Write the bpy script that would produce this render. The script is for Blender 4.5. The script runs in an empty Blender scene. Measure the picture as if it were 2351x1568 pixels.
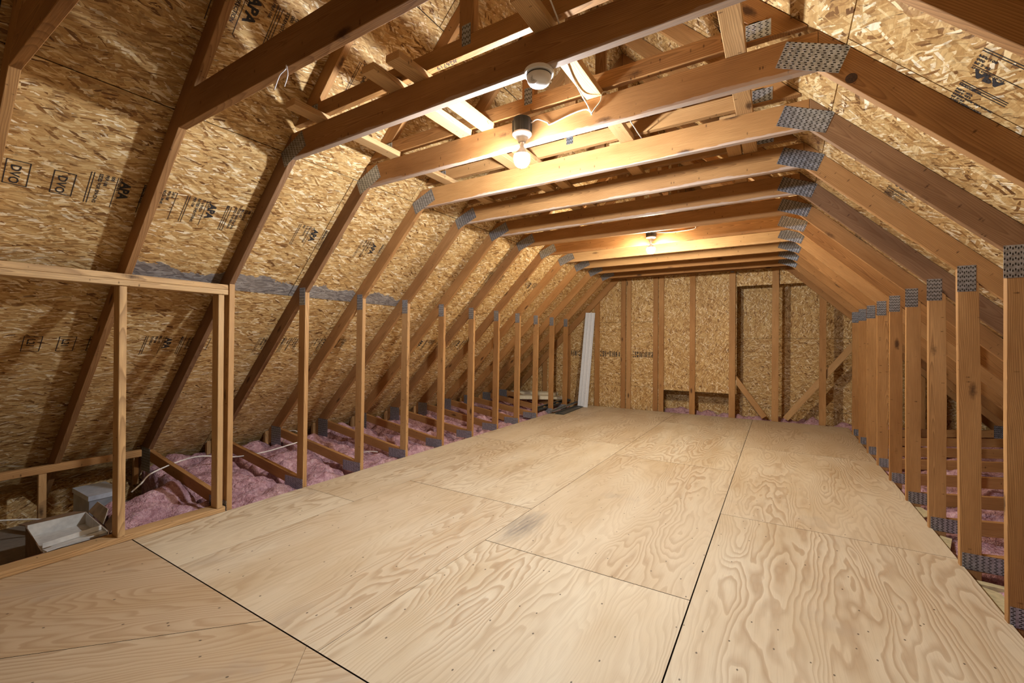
import bpy, math, random
from mathutils import Vector, Matrix, noise
random.seed(7)
S = bpy.context.scene
COL = S.collection
# ------------------------------------------------------------------ camera, world, exposure
F_PX, YAW, PITCH, ROLL, CAM_H = 1001.257, 0.549, 0.0019, 0.0072, 1.2692
cam = bpy.data.cameras.new('camera'); cam_o = bpy.data.objects.new('camera', cam); COL.objects.link(cam_o)
cam.sensor_fit = 'HORIZONTAL'; cam.sensor_width = 36.0; cam.lens = 36.0 * F_PX / 2351.0
cam.clip_start = 0.02; cam.clip_end = 60
fw = Vector((-math.sin(YAW)*math.cos(PITCH), math.cos(YAW)*math.cos(PITCH), math.sin(PITCH)))
rt = Vector((math.cos(YAW), math.sin(YAW), 0)); up = rt.cross(fw)
r2 = rt*math.cos(ROLL) + up*math.sin(ROLL); u2 = -rt*math.sin(ROLL) + up*math.cos(ROLL)
M = Matrix((r2, u2, -fw)).transposed().to_4x4(); M.translation = Vector((0, 0, CAM_H))
cam_o.matrix_world = M
S.camera = cam_o
w = bpy.data.worlds.new('world'); S.world = w; w.use_nodes = True
w.node_tree.nodes['Background'].inputs[0].default_value = (0.9, 0.85, 0.8, 1)
w.node_tree.nodes['Background'].inputs[1].default_value = 0.0
S.view_settings.view_transform = 'Standard'; S.view_settings.look = 'None'
S.view_settings.gamma = 1.0; S.view_settings.use_curve_mapping = False
EXPOSURE = 2.58
S.view_settings.exposure = EXPOSURE
S.cycles.max_bounces = 5; S.cycles.diffuse_bounces = 3; S.cycles.glossy_bounces = 2
S.cycles.sample_clamp_indirect = 6.0; S.cycles.use_light_tree = False
BULB_NEAR = (0.91, 0.955, 1.0); BULB_NEAR_POWER = 375.0
BULB_FAR = (1.0, 0.90, 0.72); BULB_FAR_POWER = 330.0

# ------------------------------------------------------------------ frame of the roof
SP = 0.6096
def Y(k): return 1.6709 + SP*k
XL, XR = -3.49, 0.885            # inner faces of the knee posts
XLK, XRK = -2.725, 0.137         # knuckles of the collar beam
TZ0, TZ1 = 2.46, 2.62            # collar beam
APX, APZ = -1.2925, 4.0525
TH = 0.038
def roofL(x): return x + 5.345   # outer edge of the left rafters
def roofR(x): return 2.76 - x

# ------------------------------------------------------------------ node helpers
class NT:
    def __init__(s, name):
        s.m = bpy.data.materials.new(name); s.m.use_nodes = True
        s.t = s.m.node_tree; s.b = s.t.nodes['Principled BSDF']
    def n(s, typ, props=None, **ins):
        nd = s.t.nodes.new(typ)
        for k, v in (props or {}).items(): setattr(nd, k, v)
        for k, v in ins.items():
            key = int(k[1:]) if k[0] == 'i' and k[1:].isdigit() else k.replace('_', ' ')
            s.set(nd.inputs[key], v)
        return nd
    def set(s, inp, v):
        if hasattr(v, 'is_output') or isinstance(v, bpy.types.NodeSocket): s.t.links.new(v, inp)
        else: inp.default_value = v
    def math(s, op, a, b=None, c=None, clamp=False):
        nd = s.t.nodes.new('ShaderNodeMath'); nd.operation = op; nd.use_clamp = clamp
        s.set(nd.inputs[0], a)
        if b is not None: s.set(nd.inputs[1], b)
        if c is not None: s.set(nd.inputs[2], c)
        return nd.outputs[0]
    def vmath(s, op, a, b=None, scale=None):
        nd = s.t.nodes.new('ShaderNodeVectorMath'); nd.operation = op
        s.set(nd.inputs[0], a)
        if b is not None: s.set(nd.inputs[1], b)
        if scale is not None: s.set(nd.inputs[3], scale)
        return nd.outputs[0]
    def mix(s, f, a, b, blend='MIX'):
        nd = s.t.nodes.new('ShaderNodeMix'); nd.data_type = 'RGBA'; nd.blend_type = blend
        s.set(nd.inputs[0], f); s.set(nd.inputs[6], a); s.set(nd.inputs[7], b)
        return nd.outputs[2]
    def ramp(s, f, stops, interp='LINEAR'):
        nd = s.t.nodes.new('ShaderNodeValToRGB'); cr = nd.color_ramp; cr.interpolation = interp
        while len(cr.elements) < len(stops): cr.elements.new(0.5)
        for e, (p, c) in zip(cr.elements, stops):
            e.position = p; e.color = (c, c, c, 1) if isinstance(c, (int, float)) else (*c, 1)
        s.set(nd.inputs[0], f); return nd.outputs[0]
    def noise(s, vec, scale, detail=2, rough=0.5, dist=0.0, out=0):
        nd = s.t.nodes.new('ShaderNodeTexNoise')
        s.set(nd.inputs['Vector'], vec); s.set(nd.inputs['Scale'], scale); nd.inputs['Detail'].default_value = detail
        nd.inputs['Roughness'].default_value = rough; nd.inputs['Distortion'].default_value = dist
        return nd.outputs[out]
    def voro(s, vec, scale, feature='F1', rnd=1.0, out='Color', metric='EUCLIDEAN'):
        nd = s.t.nodes.new('ShaderNodeTexVoronoi'); nd.feature = feature
        if feature != 'DISTANCE_TO_EDGE': nd.distance = metric
        s.set(nd.inputs['Vector'], vec); nd.inputs['Scale'].default_value = scale; nd.inputs['Randomness'].default_value = rnd
        return nd.outputs[out]
    def voro2(s, vec, metric='EUCLIDEAN'):
        nd = s.t.nodes.new('ShaderNodeTexVoronoi'); nd.distance = metric; nd.inputs['Scale'].default_value = 1.0
        s.set(nd.inputs['Vector'], vec)
        return nd.outputs['Distance'], s.n('ShaderNodeSeparateColor', i0=nd.outputs['Color'])
    def attr(s, name, typ='GEOMETRY', out='Vector'):
        nd = s.t.nodes.new('ShaderNodeAttribute'); nd.attribute_type = typ; nd.attribute_name = name
        return nd.outputs[out]
    def map(s, vec, loc=(0, 0, 0), rot=(0, 0, 0), sc=(1, 1, 1)):
        nd = s.t.nodes.new('ShaderNodeMapping'); s.set(nd.inputs[0], vec)
        nd.inputs[1].default_value = loc; nd.inputs[2].default_value = rot; nd.inputs[3].default_value = sc
        return nd.outputs[0]
    def bump(s, h, strength, dist):
        nd = s.t.nodes.new('ShaderNodeBump'); nd.inputs['Strength'].default_value = strength
        nd.inputs['Distance'].default_value = dist; s.set(nd.inputs['Height'], h)
        s.t.links.new(nd.outputs[0], s.b.inputs['Normal'])
    def col(s, c): s.set(s.b.inputs['Base Color'], c if not isinstance(c, tuple) else (*c, 1))
    def rough(s, r): s.set(s.b.inputs['Roughness'], r)

def plain(name, c, rough=0.6, metal=0.0, var=0.12, scale=30, bump=0.0):
    t = NT(name)
    tc = t.t.nodes.new('ShaderNodeTexCoord').outputs['Object']
    nz = t.noise(tc, scale, 3)
    a = tuple(x*(1-var) for x in c); b = tuple(min(1, x*(1+var)) for x in c)
    t.col(t.ramp(nz, [(0.3, a), (0.7, b)])); t.rough(rough); t.b.inputs['Metallic'].default_value = metal
    if bump: t.bump(nz, bump, 0.002)
    return t.m

# ------------------------------------------------------------------ lumber
def make_lumber(smear=False):
    t = NT('lumber_smeared' if smear else 'lumber'); wc = t.attr('wc'); tone = t.attr('tone', 'OBJECT', 'Fac')
    # slow bend of the grain lines along the board
    warp = t.noise(t.map(wc, sc=(1.3, 5, 5)), 1.0, 2, 0.5, out=1)
    p = t.vmath('ADD', wc, t.vmath('SCALE', t.vmath('SUBTRACT', warp, (0.5, 0.5, 0.5)), scale=0.055))
    flat = t.map(p, sc=(0.055, 1, 1))
    sep = t.n('ShaderNodeSeparateXYZ', i0=flat)
    r = t.math('SQRT', t.math('ADD', t.math('POWER', sep.outputs[1], 2.0), t.math('POWER', t.math('ADD', sep.outputs[2], 0.03), 2.0)))
    rr = t.math('ADD', r, t.math('MULTIPLY', sep.outputs[0], 0.5))
    rr = t.math('ADD', rr, t.math('MULTIPLY', t.noise(t.map(wc, sc=(0.9, 9, 9)), 1.0, 1), 0.03))
    ring = t.math('FRACT', t.math('MULTIPLY', rr, 155.0))
    grain = t.ramp(ring, [(0.0, 0.0), (0.62, 0.45), (0.88, 1.0), (1.0, 0.0)])
    fine = t.noise(t.map(wc, sc=(7, 260, 260)), 1.0, 3, 0.6)
    blot = t.noise(t.map(wc, sc=(1.6, 7, 7)), 1.0, 3, 0.6)
    pale = t.ramp(blot, [(0.3, (0.66, 0.43, 0.20)), (0.7, (0.78, 0.55, 0.29))])
    mid = t.ramp(blot, [(0.3, (0.40, 0.19, 0.06)), (0.7, (0.57, 0.30, 0.108))])
    old = t.ramp(blot, [(0.3, (0.14, 0.078, 0.043)), (0.7, (0.27, 0.155, 0.088))])
    t1 = t.math('MULTIPLY', tone, 2.0, clamp=True)
    t2 = t.math('SUBTRACT', t.math('MULTIPLY', tone, 2.0), 1.0, clamp=True)
    base = t.mix(t2, t.mix(t1, pale, mid), old)
    dark = t.mix(0.74, base, (0.20, 0.07, 0.022, 1), 'MULTIPLY')
    dark = t.mix(0.58, base, (0.12, 0.045, 0.015, 1))
    c = t.mix(t.math('MULTIPLY', grain, 0.95), base, dark)
    c = t.mix(t.ramp(fine, [(0.42, 0.0), (0.72, 0.6)]), c, dark)
    # knots: rare round cells
    kv = t.map(wc, sc=(3.2, 9.0, 9.0))
    kd, kc = t.voro2(kv)
    keep = t.math('GREATER_THAN', kc.outputs[0], 0.62)
    kd2 = t.math('ADD', kd, t.math('MULTIPLY', t.math('SUBTRACT', t.noise(wc, 60, 2), 0.5), 0.12))
    kn = t.math('MULTIPLY', t.ramp(kd2, [(0.075, 1.0), (0.13, 0.55), (0.2, 0.0)]), keep)
    c = t.mix(t.math('MULTIPLY', kn, 0.85), c, (0.045, 0.018, 0.008, 1))
    # small dents and flecks
    fv, fcn = t.voro2(t.map(wc, sc=(48, 20, 24))); fc = fcn.outputs[1]
    fv = t.math('ADD', fv, t.math('ADD', t.math('MULTIPLY', t.math('SUBTRACT', blot, 0.5), 0.3), t.math('MULTIPLY', t.math('SUBTRACT', fine, 0.5), 0.5)))
    fl = t.math('MULTIPLY', t.ramp(fv, [(0.06, 1.0), (0.24, 0.0)]), t.math('GREATER_THAN', fc, 0.90))
    c = t.mix(t.math('MULTIPLY', fl, 0.8), c, (0.06, 0.025, 0.01, 1))
    if smear:   # whitish overspray along the lower edge of the beam
        z = t.n('ShaderNodeSeparateXYZ', i0=t.t.nodes.new('ShaderNodeTexCoord').outputs['Object']).outputs[2]
        nz = t.math('MULTIPLY', t.math('SUBTRACT', t.noise(t.map(wc, sc=(2.2, 14, 14)), 1.0, 4, 0.7), 0.5), 0.075)
        m = t.ramp(t.math('SUBTRACT', t.math('ADD', 2.474, nz), z), [(0.0, 0.0), (0.004, 0.42), (0.03, 0.6)])
        c = t.mix(m, c, t.mix(0.25, (0.66, 0.64, 0.63, 1), c))
    t.col(c); t.rough(0.62)
    t.b.inputs['Specular IOR Level'].default_value = 0.25
    t.bump(t.noise(t.map(wc, sc=(7, 260, 260)), 1.0, 1, 0.6), 0.25, 0.0012)
    return t.m

def make_osb(name='osb', big=1.0, rnd=0.55, hue=1.0, band=False):
    t = NT(name); wc = t.attr('wc')
    warp = t.noise(wc, 7.0, 1, 0.5, out=1)
    wv = t.vmath('SCALE', t.vmath('SUBTRACT', warp, (0.5, 0.5, 0.5)), scale=0.05)
    p = t.vmath('ADD', wc, wv)
    def layer(ang, lx, ly, off):
        v = t.map(p, loc=(off, off*1.7, 0), rot=(0, 0, ang))
        v = t.map(v, sc=(1/(lx*big), 1/(ly*big), 0.3))
        return t.voro2(v, 'CHEBYCHEV')
    (dA, A), (dB, B), (dC, Cc), (dD, D) = layer(0.12, .115, .019, 0), layer(-0.32*rnd*2, .085, .020, 3.1), layer(0.55*rnd*2, .07, .015, 7.7), layer(-0.12*rnd*4, .055, .008, 11.3)
    val = t.n('ShaderNodeMix', i0=t.math('GREATER_THAN', A.outputs[1], 0.55), i2=A.outputs[0], i3=B.outputs[0]).outputs[0]
    val = t.n('ShaderNodeMix', i0=t.math('GREATER_THAN', Cc.outputs[1], 0.62), i2=val, i3=Cc.outputs[0]).outputs[0]
    val = t.n('ShaderNodeMix', i0=t.math('GREATER_THAN', D.outputs[2], 0.70), i2=val, i3=D.outputs[0]).outputs[0]
    h = hue
    c = t.ramp(val, [(0.0, (0.12, 0.05, 0.014)), (0.05, (0.27*h, 0.13*h, 0.04*h)), (0.16, (0.44*h, 0.25*h, 0.085*h)), (0.48, (0.57*h, 0.355*h, 0.14*h)),
                     (0.76, (0.68*h, 0.465*h, 0.205*h)), (0.89, (0.82*h, 0.63*h, 0.34*h)), (1.0, (0.94, 0.82, 0.61))])
    grain = t.noise(t.map(p, sc=(14, 170, 20)), 1.0, 3, 0.65)
    c = t.mix(t.ramp(grain, [(0.45, 0.0), (0.8, 0.5)]), c, t.mix(0.6, c, (0.16, 0.07, 0.02, 1)))
    # dark gaps between strands
    sp = t.math('MULTIPLY', t.ramp(dD, [(0.12, 1.0), (0.3, 0.0)]), t.math('GREATER_THAN', D.outputs[1], 0.90))
    sq = t.math('MULTIPLY', t.ramp(dB, [(0.40, 0.0), (0.5, 1.0)]), t.math('GREATER_THAN', B.outputs[2], 0.6))
    c = t.mix(t.math('MULTIPLY', sq, 0.35), c, (0.16, 0.075, 0.025, 1))
    c = t.mix(t.math('MULTIPLY', sp, 0.85), c, (0.05, 0.02, 0.008, 1))
    blot = t.noise(wc, 1.7, 3, 0.6)
    c = t.mix(t.ramp(blot, [(0.35, 0.0), (0.75, 0.38)]), c, t.mix(0.5, c, (0.20, 0.10, 0.035, 1)))
    if band:
        # grey weathered strip along the lower edge of one course of boards
        tc = t.n('ShaderNodeSeparateXYZ', i0=t.t.nodes.new('ShaderNodeTexCoord').outputs['Object'])
        nz = t.math('SUBTRACT', t.noise(wc, 4.0, 4, 0.65), 0.5)
        hgt = t.math('SUBTRACT', 0.115, t.math('MULTIPLY', t.math('SUBTRACT', tc.outputs[1], 1.1), 0.012))
        a1 = t.math('GREATER_THAN', tc.outputs[0], -3.682)
        a2 = t.math('LESS_THAN', t.math('ADD', tc.outputs[0], 3.682), t.math('ADD', hgt, t.math('MULTIPLY', nz, 0.22)))
        a3 = t.math('MULTIPLY', t.math('GREATER_THAN', tc.outputs[1], 1.09), t.math('LESS_THAN', tc.outputs[1], 3.62))
        gm = t.math('MULTIPLY', t.math('MULTIPLY', a1, a2), a3)
        gcol = t.mix(val, (0.12, 0.115, 0.12, 1), (0.31, 0.30, 0.305, 1))
        c = t.mix(t.math('MULTIPLY', gm, 0.88), c, gcol)
    t.col(c); t.rough(0.6); t.b.inputs['Specular IOR Level'].default_value = 0.3
    hb = t.voro(t.map(wc, rot=(0, 0, 0.12), sc=(1/(.06*big), 1/(.015*big), 0.3)), 1.0, metric='CHEBYCHEV', out='Distance')
    t.bump(hb, 0.5, 0.004)
    return t.m

def make_ply():
    t = NT('plywood'); wc = t.attr('wc'); pt = t.attr('pt', out='Fac');
    warp = t.noise(t.map(wc, sc=(1.5, 4.5, 3)), 1.0, 3, 0.55, out=1)
    p = t.vmath('ADD', wc, t.vmath('SCALE', t.vmath('SUBTRACT', warp, (0.5, 0.5, 0.5)), scale=0.07))
    hgt = t.noise(t.map(p, sc=(0.42, 2.6, 1)), 1.0, 2, 0.42)
    hgt = t.math('ADD', hgt, t.math('MULTIPLY', t.noise(t.map(p, sc=(2.4, 9, 1)), 1.0, 2, 0.5), 0.10))
    rings = t.math('FRACT', t.math('MULTIPLY', hgt, 36.0))
    grain = t.ramp(rings, [(0.0, 0.0), (0.4, 0.2), (0.78, 1.0), (0.92, 0.8), (1.0, 0.0)])
    amp = t.ramp(t.noise(t.map(wc, sc=(0.5, 2.2, 1)), 1.0, 2), [(0.36, 0.15), (0.62, 1.0)])
    fine = t.noise(t.map(p, sc=(5, 240, 3)), 1.0, 3, 0.6)
    blot = t.noise(t.map(wc, sc=(1.0, 3.2, 1)), 1.0, 3, 0.55)
    base = t.ramp(blot, [(0.28, (0.575, 0.455, 0.295)), (0.5, (0.66, 0.555, 0.395)), (0.72, (0.71, 0.625, 0.47))])
    base = t.mix(t.math('MULTIPLY', pt, 0.6), base, (0.44, 0.275, 0.14, 1))
    amp = t.math('MAXIMUM', amp, t.math('MULTIPLY', pt, 0.8))
    dark = t.mix(0.72, base, (0.30, 0.165, 0.07, 1))
    c = t.mix(t.math('MULTIPLY', t.math('MULTIPLY', grain, amp), 0.75), base, dark)
    c = t.mix(t.ramp(fine, [(0.5, 0.0), (0.8, 0.32)]), c, dark)
    # grey scuffs and dark fastener dots
    sc = t.noise(t.map(wc, sc=(1.4, 2.0, 1)), 1.0, 4, 0.65)
    c = t.mix(t.ramp(sc, [(0.62, 0.0), (0.8, 0.42)]), c, (0.30, 0.26, 0.23, 1))
    dv = t.map(wc, sc=(5.5, 8.0, 1))
    vn = t.t.nodes.new('ShaderNodeTexVoronoi'); vn.voronoi_dimensions = '2D'; vn.inputs['Scale'].default_value = 1.0; t.set(vn.inputs['Vector'], dv)
    dd = vn.outputs['Distance']; dc = t.n('ShaderNodeSeparateColor', i0=vn.outputs['Color']).outputs[0]
    dots = t.math('MULTIPLY', t.ramp(t.math('ADD', dd, t.math('MULTIPLY', t.noise(wc, 90, 2), 0.03)), [(0.036, 1.0), (0.052, 0.0)]), t.math('GREATER_THAN', dc, 0.6))
    c = t.mix(t.math('MULTIPLY', dots, 0.85), c, (0.05, 0.03, 0.02, 1))
    # one grey scuffed patch by a joint
    ob = t.t.nodes.new('ShaderNodeTexCoord').outputs['Object']
    dp = t.vmath('SUBTRACT', ob, (-1.50, 2.62, 0.0)); dsep = t.n('ShaderNodeSeparateXYZ', i0=dp)
    el = t.math('SQRT', t.math('ADD', t.math('POWER', t.math('MULTIPLY', dsep.outputs[0], 6.0), 2.0), t.math('POWER', t.math('MULTIPLY', dsep.outputs[1], 2.2), 2.0)))
    pat = t.math('MULTIPLY', t.ramp(el, [(0.2, 1.0), (1.0, 0.0)]), t.math('GREATER_THAN', dsep.outputs[0], -0.098))
    gs = t.math('MULTIPLY', pat, t.noise(t.map(wc, sc=(6, 60, 1)), 1.0, 3, 0.6))
    c = t.mix(t.ramp(gs, [(0.15, 0.0), (0.6, 0.75)]), c, (0.17, 0.155, 0.15, 1))
    t.col(c); t.rough(0.55); t.b.inputs['Specular IOR Level'].default_value = 0.35
    t.bump(t.noise(t.map(wc, sc=(5, 240, 3)), 1.0, 1, 0.6), 0.15, 0.001)
    return t.m

def make_plate():
    t = NT('galvanised_toothed_plate')
    uv = t.t.nodes.new('ShaderNodeUVMap').outputs[0]; s = t.n('ShaderNodeSeparateXYZ', i0=uv)
    v = t.math('DIVIDE', s.outputs[1], 0.0088); row = t.math('FLOOR', v)
    st = t.math('MULTIPLY', t.math('MODULO', t.math('ADD', row, 100.0), 2.0), 0.22)
    u = t.math('ADD', t.math('DIVIDE', s.outputs[0], 0.0254), st)
    du = t.math('ABSOLUTE', t.math('SUBTRACT', t.math('FRACT', u), 0.5)); dv = t.math('ABSOLUTE', t.math('SUBTRACT', t.math('FRACT', v), 0.5))
    slot = t.math('MULTIPLY', t.math('LESS_THAN', du, 0.20), t.math('LESS_THAN', dv, 0.29))
    nz = t.noise(uv, 45, 3, 0.6)
    metal = t.ramp(nz, [(0.3, (0.27, 0.29, 0.33)), (0.7, (0.55, 0.59, 0.67))])
    t.col(t.mix(slot, metal, (0.02, 0.017, 0.015, 1)))
    t.set(t.b.inputs['Metallic'], t.math('MULTIPLY', t.math('SUBTRACT', 1.0, slot), 0.85))
    t.rough(t.ramp(nz, [(0.3, 0.34), (0.7, 0.5)]))
    rim = t.math('MULTIPLY', t.math('LESS_THAN', du, 0.27), t.math('LESS_THAN', dv, 0.42))
    t.bump(t.math('SUBTRACT', rim, t.math('MULTIPLY', slot, 2.0)), 0.6, 0.0015)
    return t.m

def make_insul():
    t = NT('pink_fibreglass'); tc = t.t.nodes.new('ShaderNodeTexCoord').outputs['Object']
    a = t.noise(tc, 16, 5, 0.7, 1.2); b = t.noise(tc, 90, 4, 0.7); c2 = t.noise(tc, 3.0, 2)
    c = t.ramp(a, [(0.3, (0.26, 0.12, 0.14)), (0.45, (0.52, 0.30, 0.34)), (0.6, (0.72, 0.47, 0.52)), (0.76, (0.88, 0.72, 0.74))])
    c = t.mix(t.ramp(b, [(0.35, 0.45), (0.6, 0.0)]), c, (0.42, 0.2, 0.22, 1))
    c = t.mix(t.ramp(c2, [(0.6, 0.0), (0.8, 0.35)]), c, (0.55, 0.38, 0.22, 1))
    t.col(c); t.rough(0.95); t.b.inputs['Specular IOR Level'].default_value = 0.1
    t.bump(t.noise(tc, 26, 4, 0.7), 1.0, 0.035)
    return t.m

LUM = make_lumber(); LUMS = make_lumber(True); OSB = make_osb('osb', 0.85, 0.45, 1.0, True); OSBR = make_osb('osb_coarse', 1.15, 1.1); OSBW = make_osb('osb_wall', 0.8, 0.9, 1.0)
PLY = make_ply(); PLATE = make_plate(); INSUL = make_insul()
INK = plain('black_stamp_ink', (0.02, 0.018, 0.02), 0.8, var=0.5, scale=200)
DARK = plain('dark_void_board', (0.05, 0.035, 0.025), 0.9)
WHITE = plain('white_plastic', (0.80, 0.80, 0.82), 0.35, var=0.03)
VINYL = plain('white_vinyl', (0.74, 0.77, 0.82), 0.4, var=0.04)
PORC = plain('white_porcelain', (0.85, 0.85, 0.84), 0.3, var=0.02)
BLACK = plain('black_plastic', (0.02, 0.022, 0.028), 0.4)
GREYM = plain('grey_trim', (0.10, 0.105, 0.10), 0.45, var=0.3)
TAN = plain('tan_vinyl', (0.68, 0.60, 0.43), 0.5, var=0.08)
CARD = plain('worn_cardboard', (0.42, 0.36, 0.29), 0.85, var=0.25, scale=12)
CARDD = plain('brown_cardboard', (0.20, 0.12, 0.065), 0.85, var=0.3, scale=12)
PAPER = plain('grey_paper_board', (0.62, 0.60, 0.56), 0.8, var=0.1)
GALV = plain('galvanised_sheet', (0.36, 0.38, 0.42), 0.4, 0.5, var=0.2, scale=8)
CABLE = plain('white_cable_jacket', (0.78, 0.75, 0.70), 0.5, var=0.08)
DRYW = plain('ceiling_board_back', (0.25, 0.2, 0.15), 0.9)
KRAFT = plain('kraft_paper', (0.50, 0.42, 0.24), 0.8, var=0.2)
KNOT = plain('dark_knot', (0.045, 0.016, 0.007), 0.6, var=0.6, scale=160)
BRASS = plain('socket_shell', (0.6, 0.6, 0.62), 0.3, 0.8)
def emit(name, c, st):
    m = bpy.data.materials.new(name); m.use_nodes = True; b = m.node_tree.nodes['Principled BSDF']
    b.inputs['Base Color'].default_value = (0.9, 0.9, 0.9, 1)
    b.inputs['Emission Color'].default_value = (*c, 1); b.inputs['Emission Strength'].default_value = st
    return m

# ------------------------------------------------------------------ mesh helpers
class MB:
    def __init__(s): s.v = []; s.f = []; s.wc = []; s.uv = {}; s.mi = []
    def add(s, vs, fs, wc=None, mat=0, uvs=None):
        o = len(s.v); s.v += [tuple(x) for x in vs]
        s.wc += [tuple(x) for x in (wc if wc is not None else vs)]
        for i, f in enumerate(fs):
            if uvs: s.uv[len(s.f)] = uvs[i]
            s.f.append([o+j for j in f]); s.mi.append(mat)
    def make(s, name, mats, parent=None, tone=None, loc=None, attrs=None, smooth=False):
        me = bpy.data.meshes.new(name); org = Vector(loc) if loc else Vector((0, 0, 0))
        base = org
        if parent is not None and loc is None: base = Vector(parent.get('_w', (0, 0, 0)))
        me.from_pydata([tuple(Vector(x)-base) for x in s.v], [], s.f)
        a = me.attributes.new('wc', 'FLOAT_VECTOR', 'POINT'); a.data.foreach_set('vector', [c for x in s.wc for c in x])
        for k, vals in (attrs or {}).items():
            a = me.attributes.new(k, 'FLOAT', 'POINT'); a.data.foreach_set('value', vals)
        if s.uv:
            ul = me.uv_layers.new(name='UVMap')
            for pi, p in enumerate(me.polygons):
                if pi in s.uv:
                    for li, q in zip(p.loop_indices, s.uv[pi]): ul.data[li].uv = q
        for m in (mats if isinstance(mats, (list, tuple)) else [mats]): me.materials.append(m)
        if len(me.materials) > 1: me.polygons.foreach_set('material_index', s.mi)
        if smooth: me.polygons.foreach_set('use_smooth', [True]*len(me.polygons))
        me.validate(); me.update()
        o = bpy.data.objects.new(name, me); COL.objects.link(o)
        if parent is not None:
            o.parent = parent
            if loc: o.location = org - Vector(parent.get('_w', (0, 0, 0)))
        elif loc: o.location = org
        o['tone'] = float(tone if tone is not None else 0.4)
        return o

BOXF = [(0, 3, 2, 1), (4, 5, 6, 7), (0, 1, 5, 4), (1, 2, 6, 5), (2, 3, 7, 6), (3, 0, 4, 7)]
def rofs(): return Vector((random.uniform(0, 40), random.uniform(-.12, .12), random.uniform(-.06, .02)))
def add_board(mb, a, b, wid, wdir, thk, tdir=None, mat=0, bev=0.0025):
    """board from a to b (centre line), wid across wdir, thk across the third axis"""
    a = Vector(a); b = Vector(b); L = (b-a); n = L.normalized(); wd = Vector(wdir).normalized(); td = n.cross(wd).normalized()
    if tdir: td = Vector(tdir).normalized()
    of = rofs(); ring = []
    hw, ht, e = wid/2, thk/2, min(bev, thk/4)
    prof = [(-hw+e, -ht), (hw-e, -ht), (hw, -ht+e), (hw, ht-e), (hw-e, ht), (-hw+e, ht), (-hw, ht-e), (-hw, -ht+e)]
    vs = []; wc = []
    for q, l in ((a, 0.0), (b, L.length)):
        for x, y in prof:
            vs.append(q + wd*x + td*y); wc.append((of.x+l, of.y+x, of.z+y))
    fs = [tuple(reversed(range(8))), tuple(range(8, 16))] + [(i, (i+1) % 8, (i+1) % 8+8, i+8) for i in range(8)]
    mb.add(vs, fs, wc, mat)
def add_prism(mb, pts, y0, y1, d, mat=0):
    """polygon in the x-z plane (counter-clockwise seen from -y) extruded from y0 to y1; grain along d=(dx,dz)"""
    of = rofs(); d = Vector((d[0], d[1])).normalized(); nn = Vector((-d.y, d.x)); c = sum((Vector(p) for p in pts), Vector((0, 0)))/len(pts)
    N = len(pts); e = 0.002
    cw = [Vector(p) for p in pts]
    vs = []; wc = []
    for yy, sh in ((y0, e), (y0+e, 0), (y1-e, 0), (y1, e)):
        for i, p in enumerate(cw):
            q = p
            if sh:
                a = (cw[i-1]-p).normalized(); b = (cw[(i+1) % N]-p).normalized(); q = p + (a+b)*sh
            vs.append(Vector((q.x, yy, q.y))); r = q-c
            wc.append((of.x+r.dot(d)+d.dot(c), of.y+r.dot(nn), of.z+(yy-y0)))
    fs = [tuple(range(N)), tuple(reversed(range(3*N, 4*N)))]
    for k in range(3):
        fs += [(k*N+i, (k+1)*N+i, (k+1)*N+(i+1) % N, k*N+(i+1) % N) for i in range(N)]
    mb.add(vs, fs, wc, mat)
def add_box(mb, x0, x1, y0, y1, z0, z1, mat=0, along='x'):
    ax = {'x': 0, 'y': 1, 'z': 2}[along]; c = [(x0+x1)/2, (y0+y1)/2, (z0+z1)/2]; d = [x1-x0, y1-y0, z1-z0]
    a = list(c); b = list(c); a[ax] -= d[ax]/2; b[ax] += d[ax]/2
    o = [i for i in range(3) if i != ax]
    wi, ti = (o if d[o[0]] >= d[o[1]] else o[::-1])
    wd = [0, 0, 0]; wd[wi] = 1; td = [0, 0, 0]; td[ti] = 1
    # keep faces outward
    n = Vector(b)-Vector(a); cr = n.cross(Vector(wd))
    if cr.dot(Vector(td)) < 0: td[ti] = -1
    add_board(mb, a, b, d[wi], wd, d[ti], td, mat)
def hardbox(mb, x0, x1, y0, y1, z0, z1, mat=0):
    mb.add([(x0, y0, z0), (x1, y0, z0), (x1, y1, z0), (x0, y1, z0), (x0, y0, z1), (x1, y0, z1), (x1, y1, z1), (x0, y1, z1)], BOXF, None, mat)
def add_lathe(mb, prof, c, n=32, mat=0, ax=(0, 0, 1)):
    ax = Vector(ax).normalized(); t = Vector((1, 0, 0)) if abs(ax.x) < .9 else Vector((0, 1, 0)); e1 = ax.cross(t).normalized(); e2 = ax.cross(e1)
    c = Vector(c); vs = []; 
    for r, z in prof:
        for i in range(n):
            a = 2*math.pi*i/n; vs.append(c + ax*z + (e1*math.cos(a)+e2*math.sin(a))*max(r, 1e-5))
    fs = [(k*n+i, k*n+(i+1) % n, (k+1)*n+(i+1) % n, (k+1)*n+i) for k in range(len(prof)-1) for i in range(n)]
    fs += [tuple(reversed(range(n))), tuple(range((len(prof)-1)*n, len(prof)*n))]
    mb.add(vs, fs, None, mat)
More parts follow.
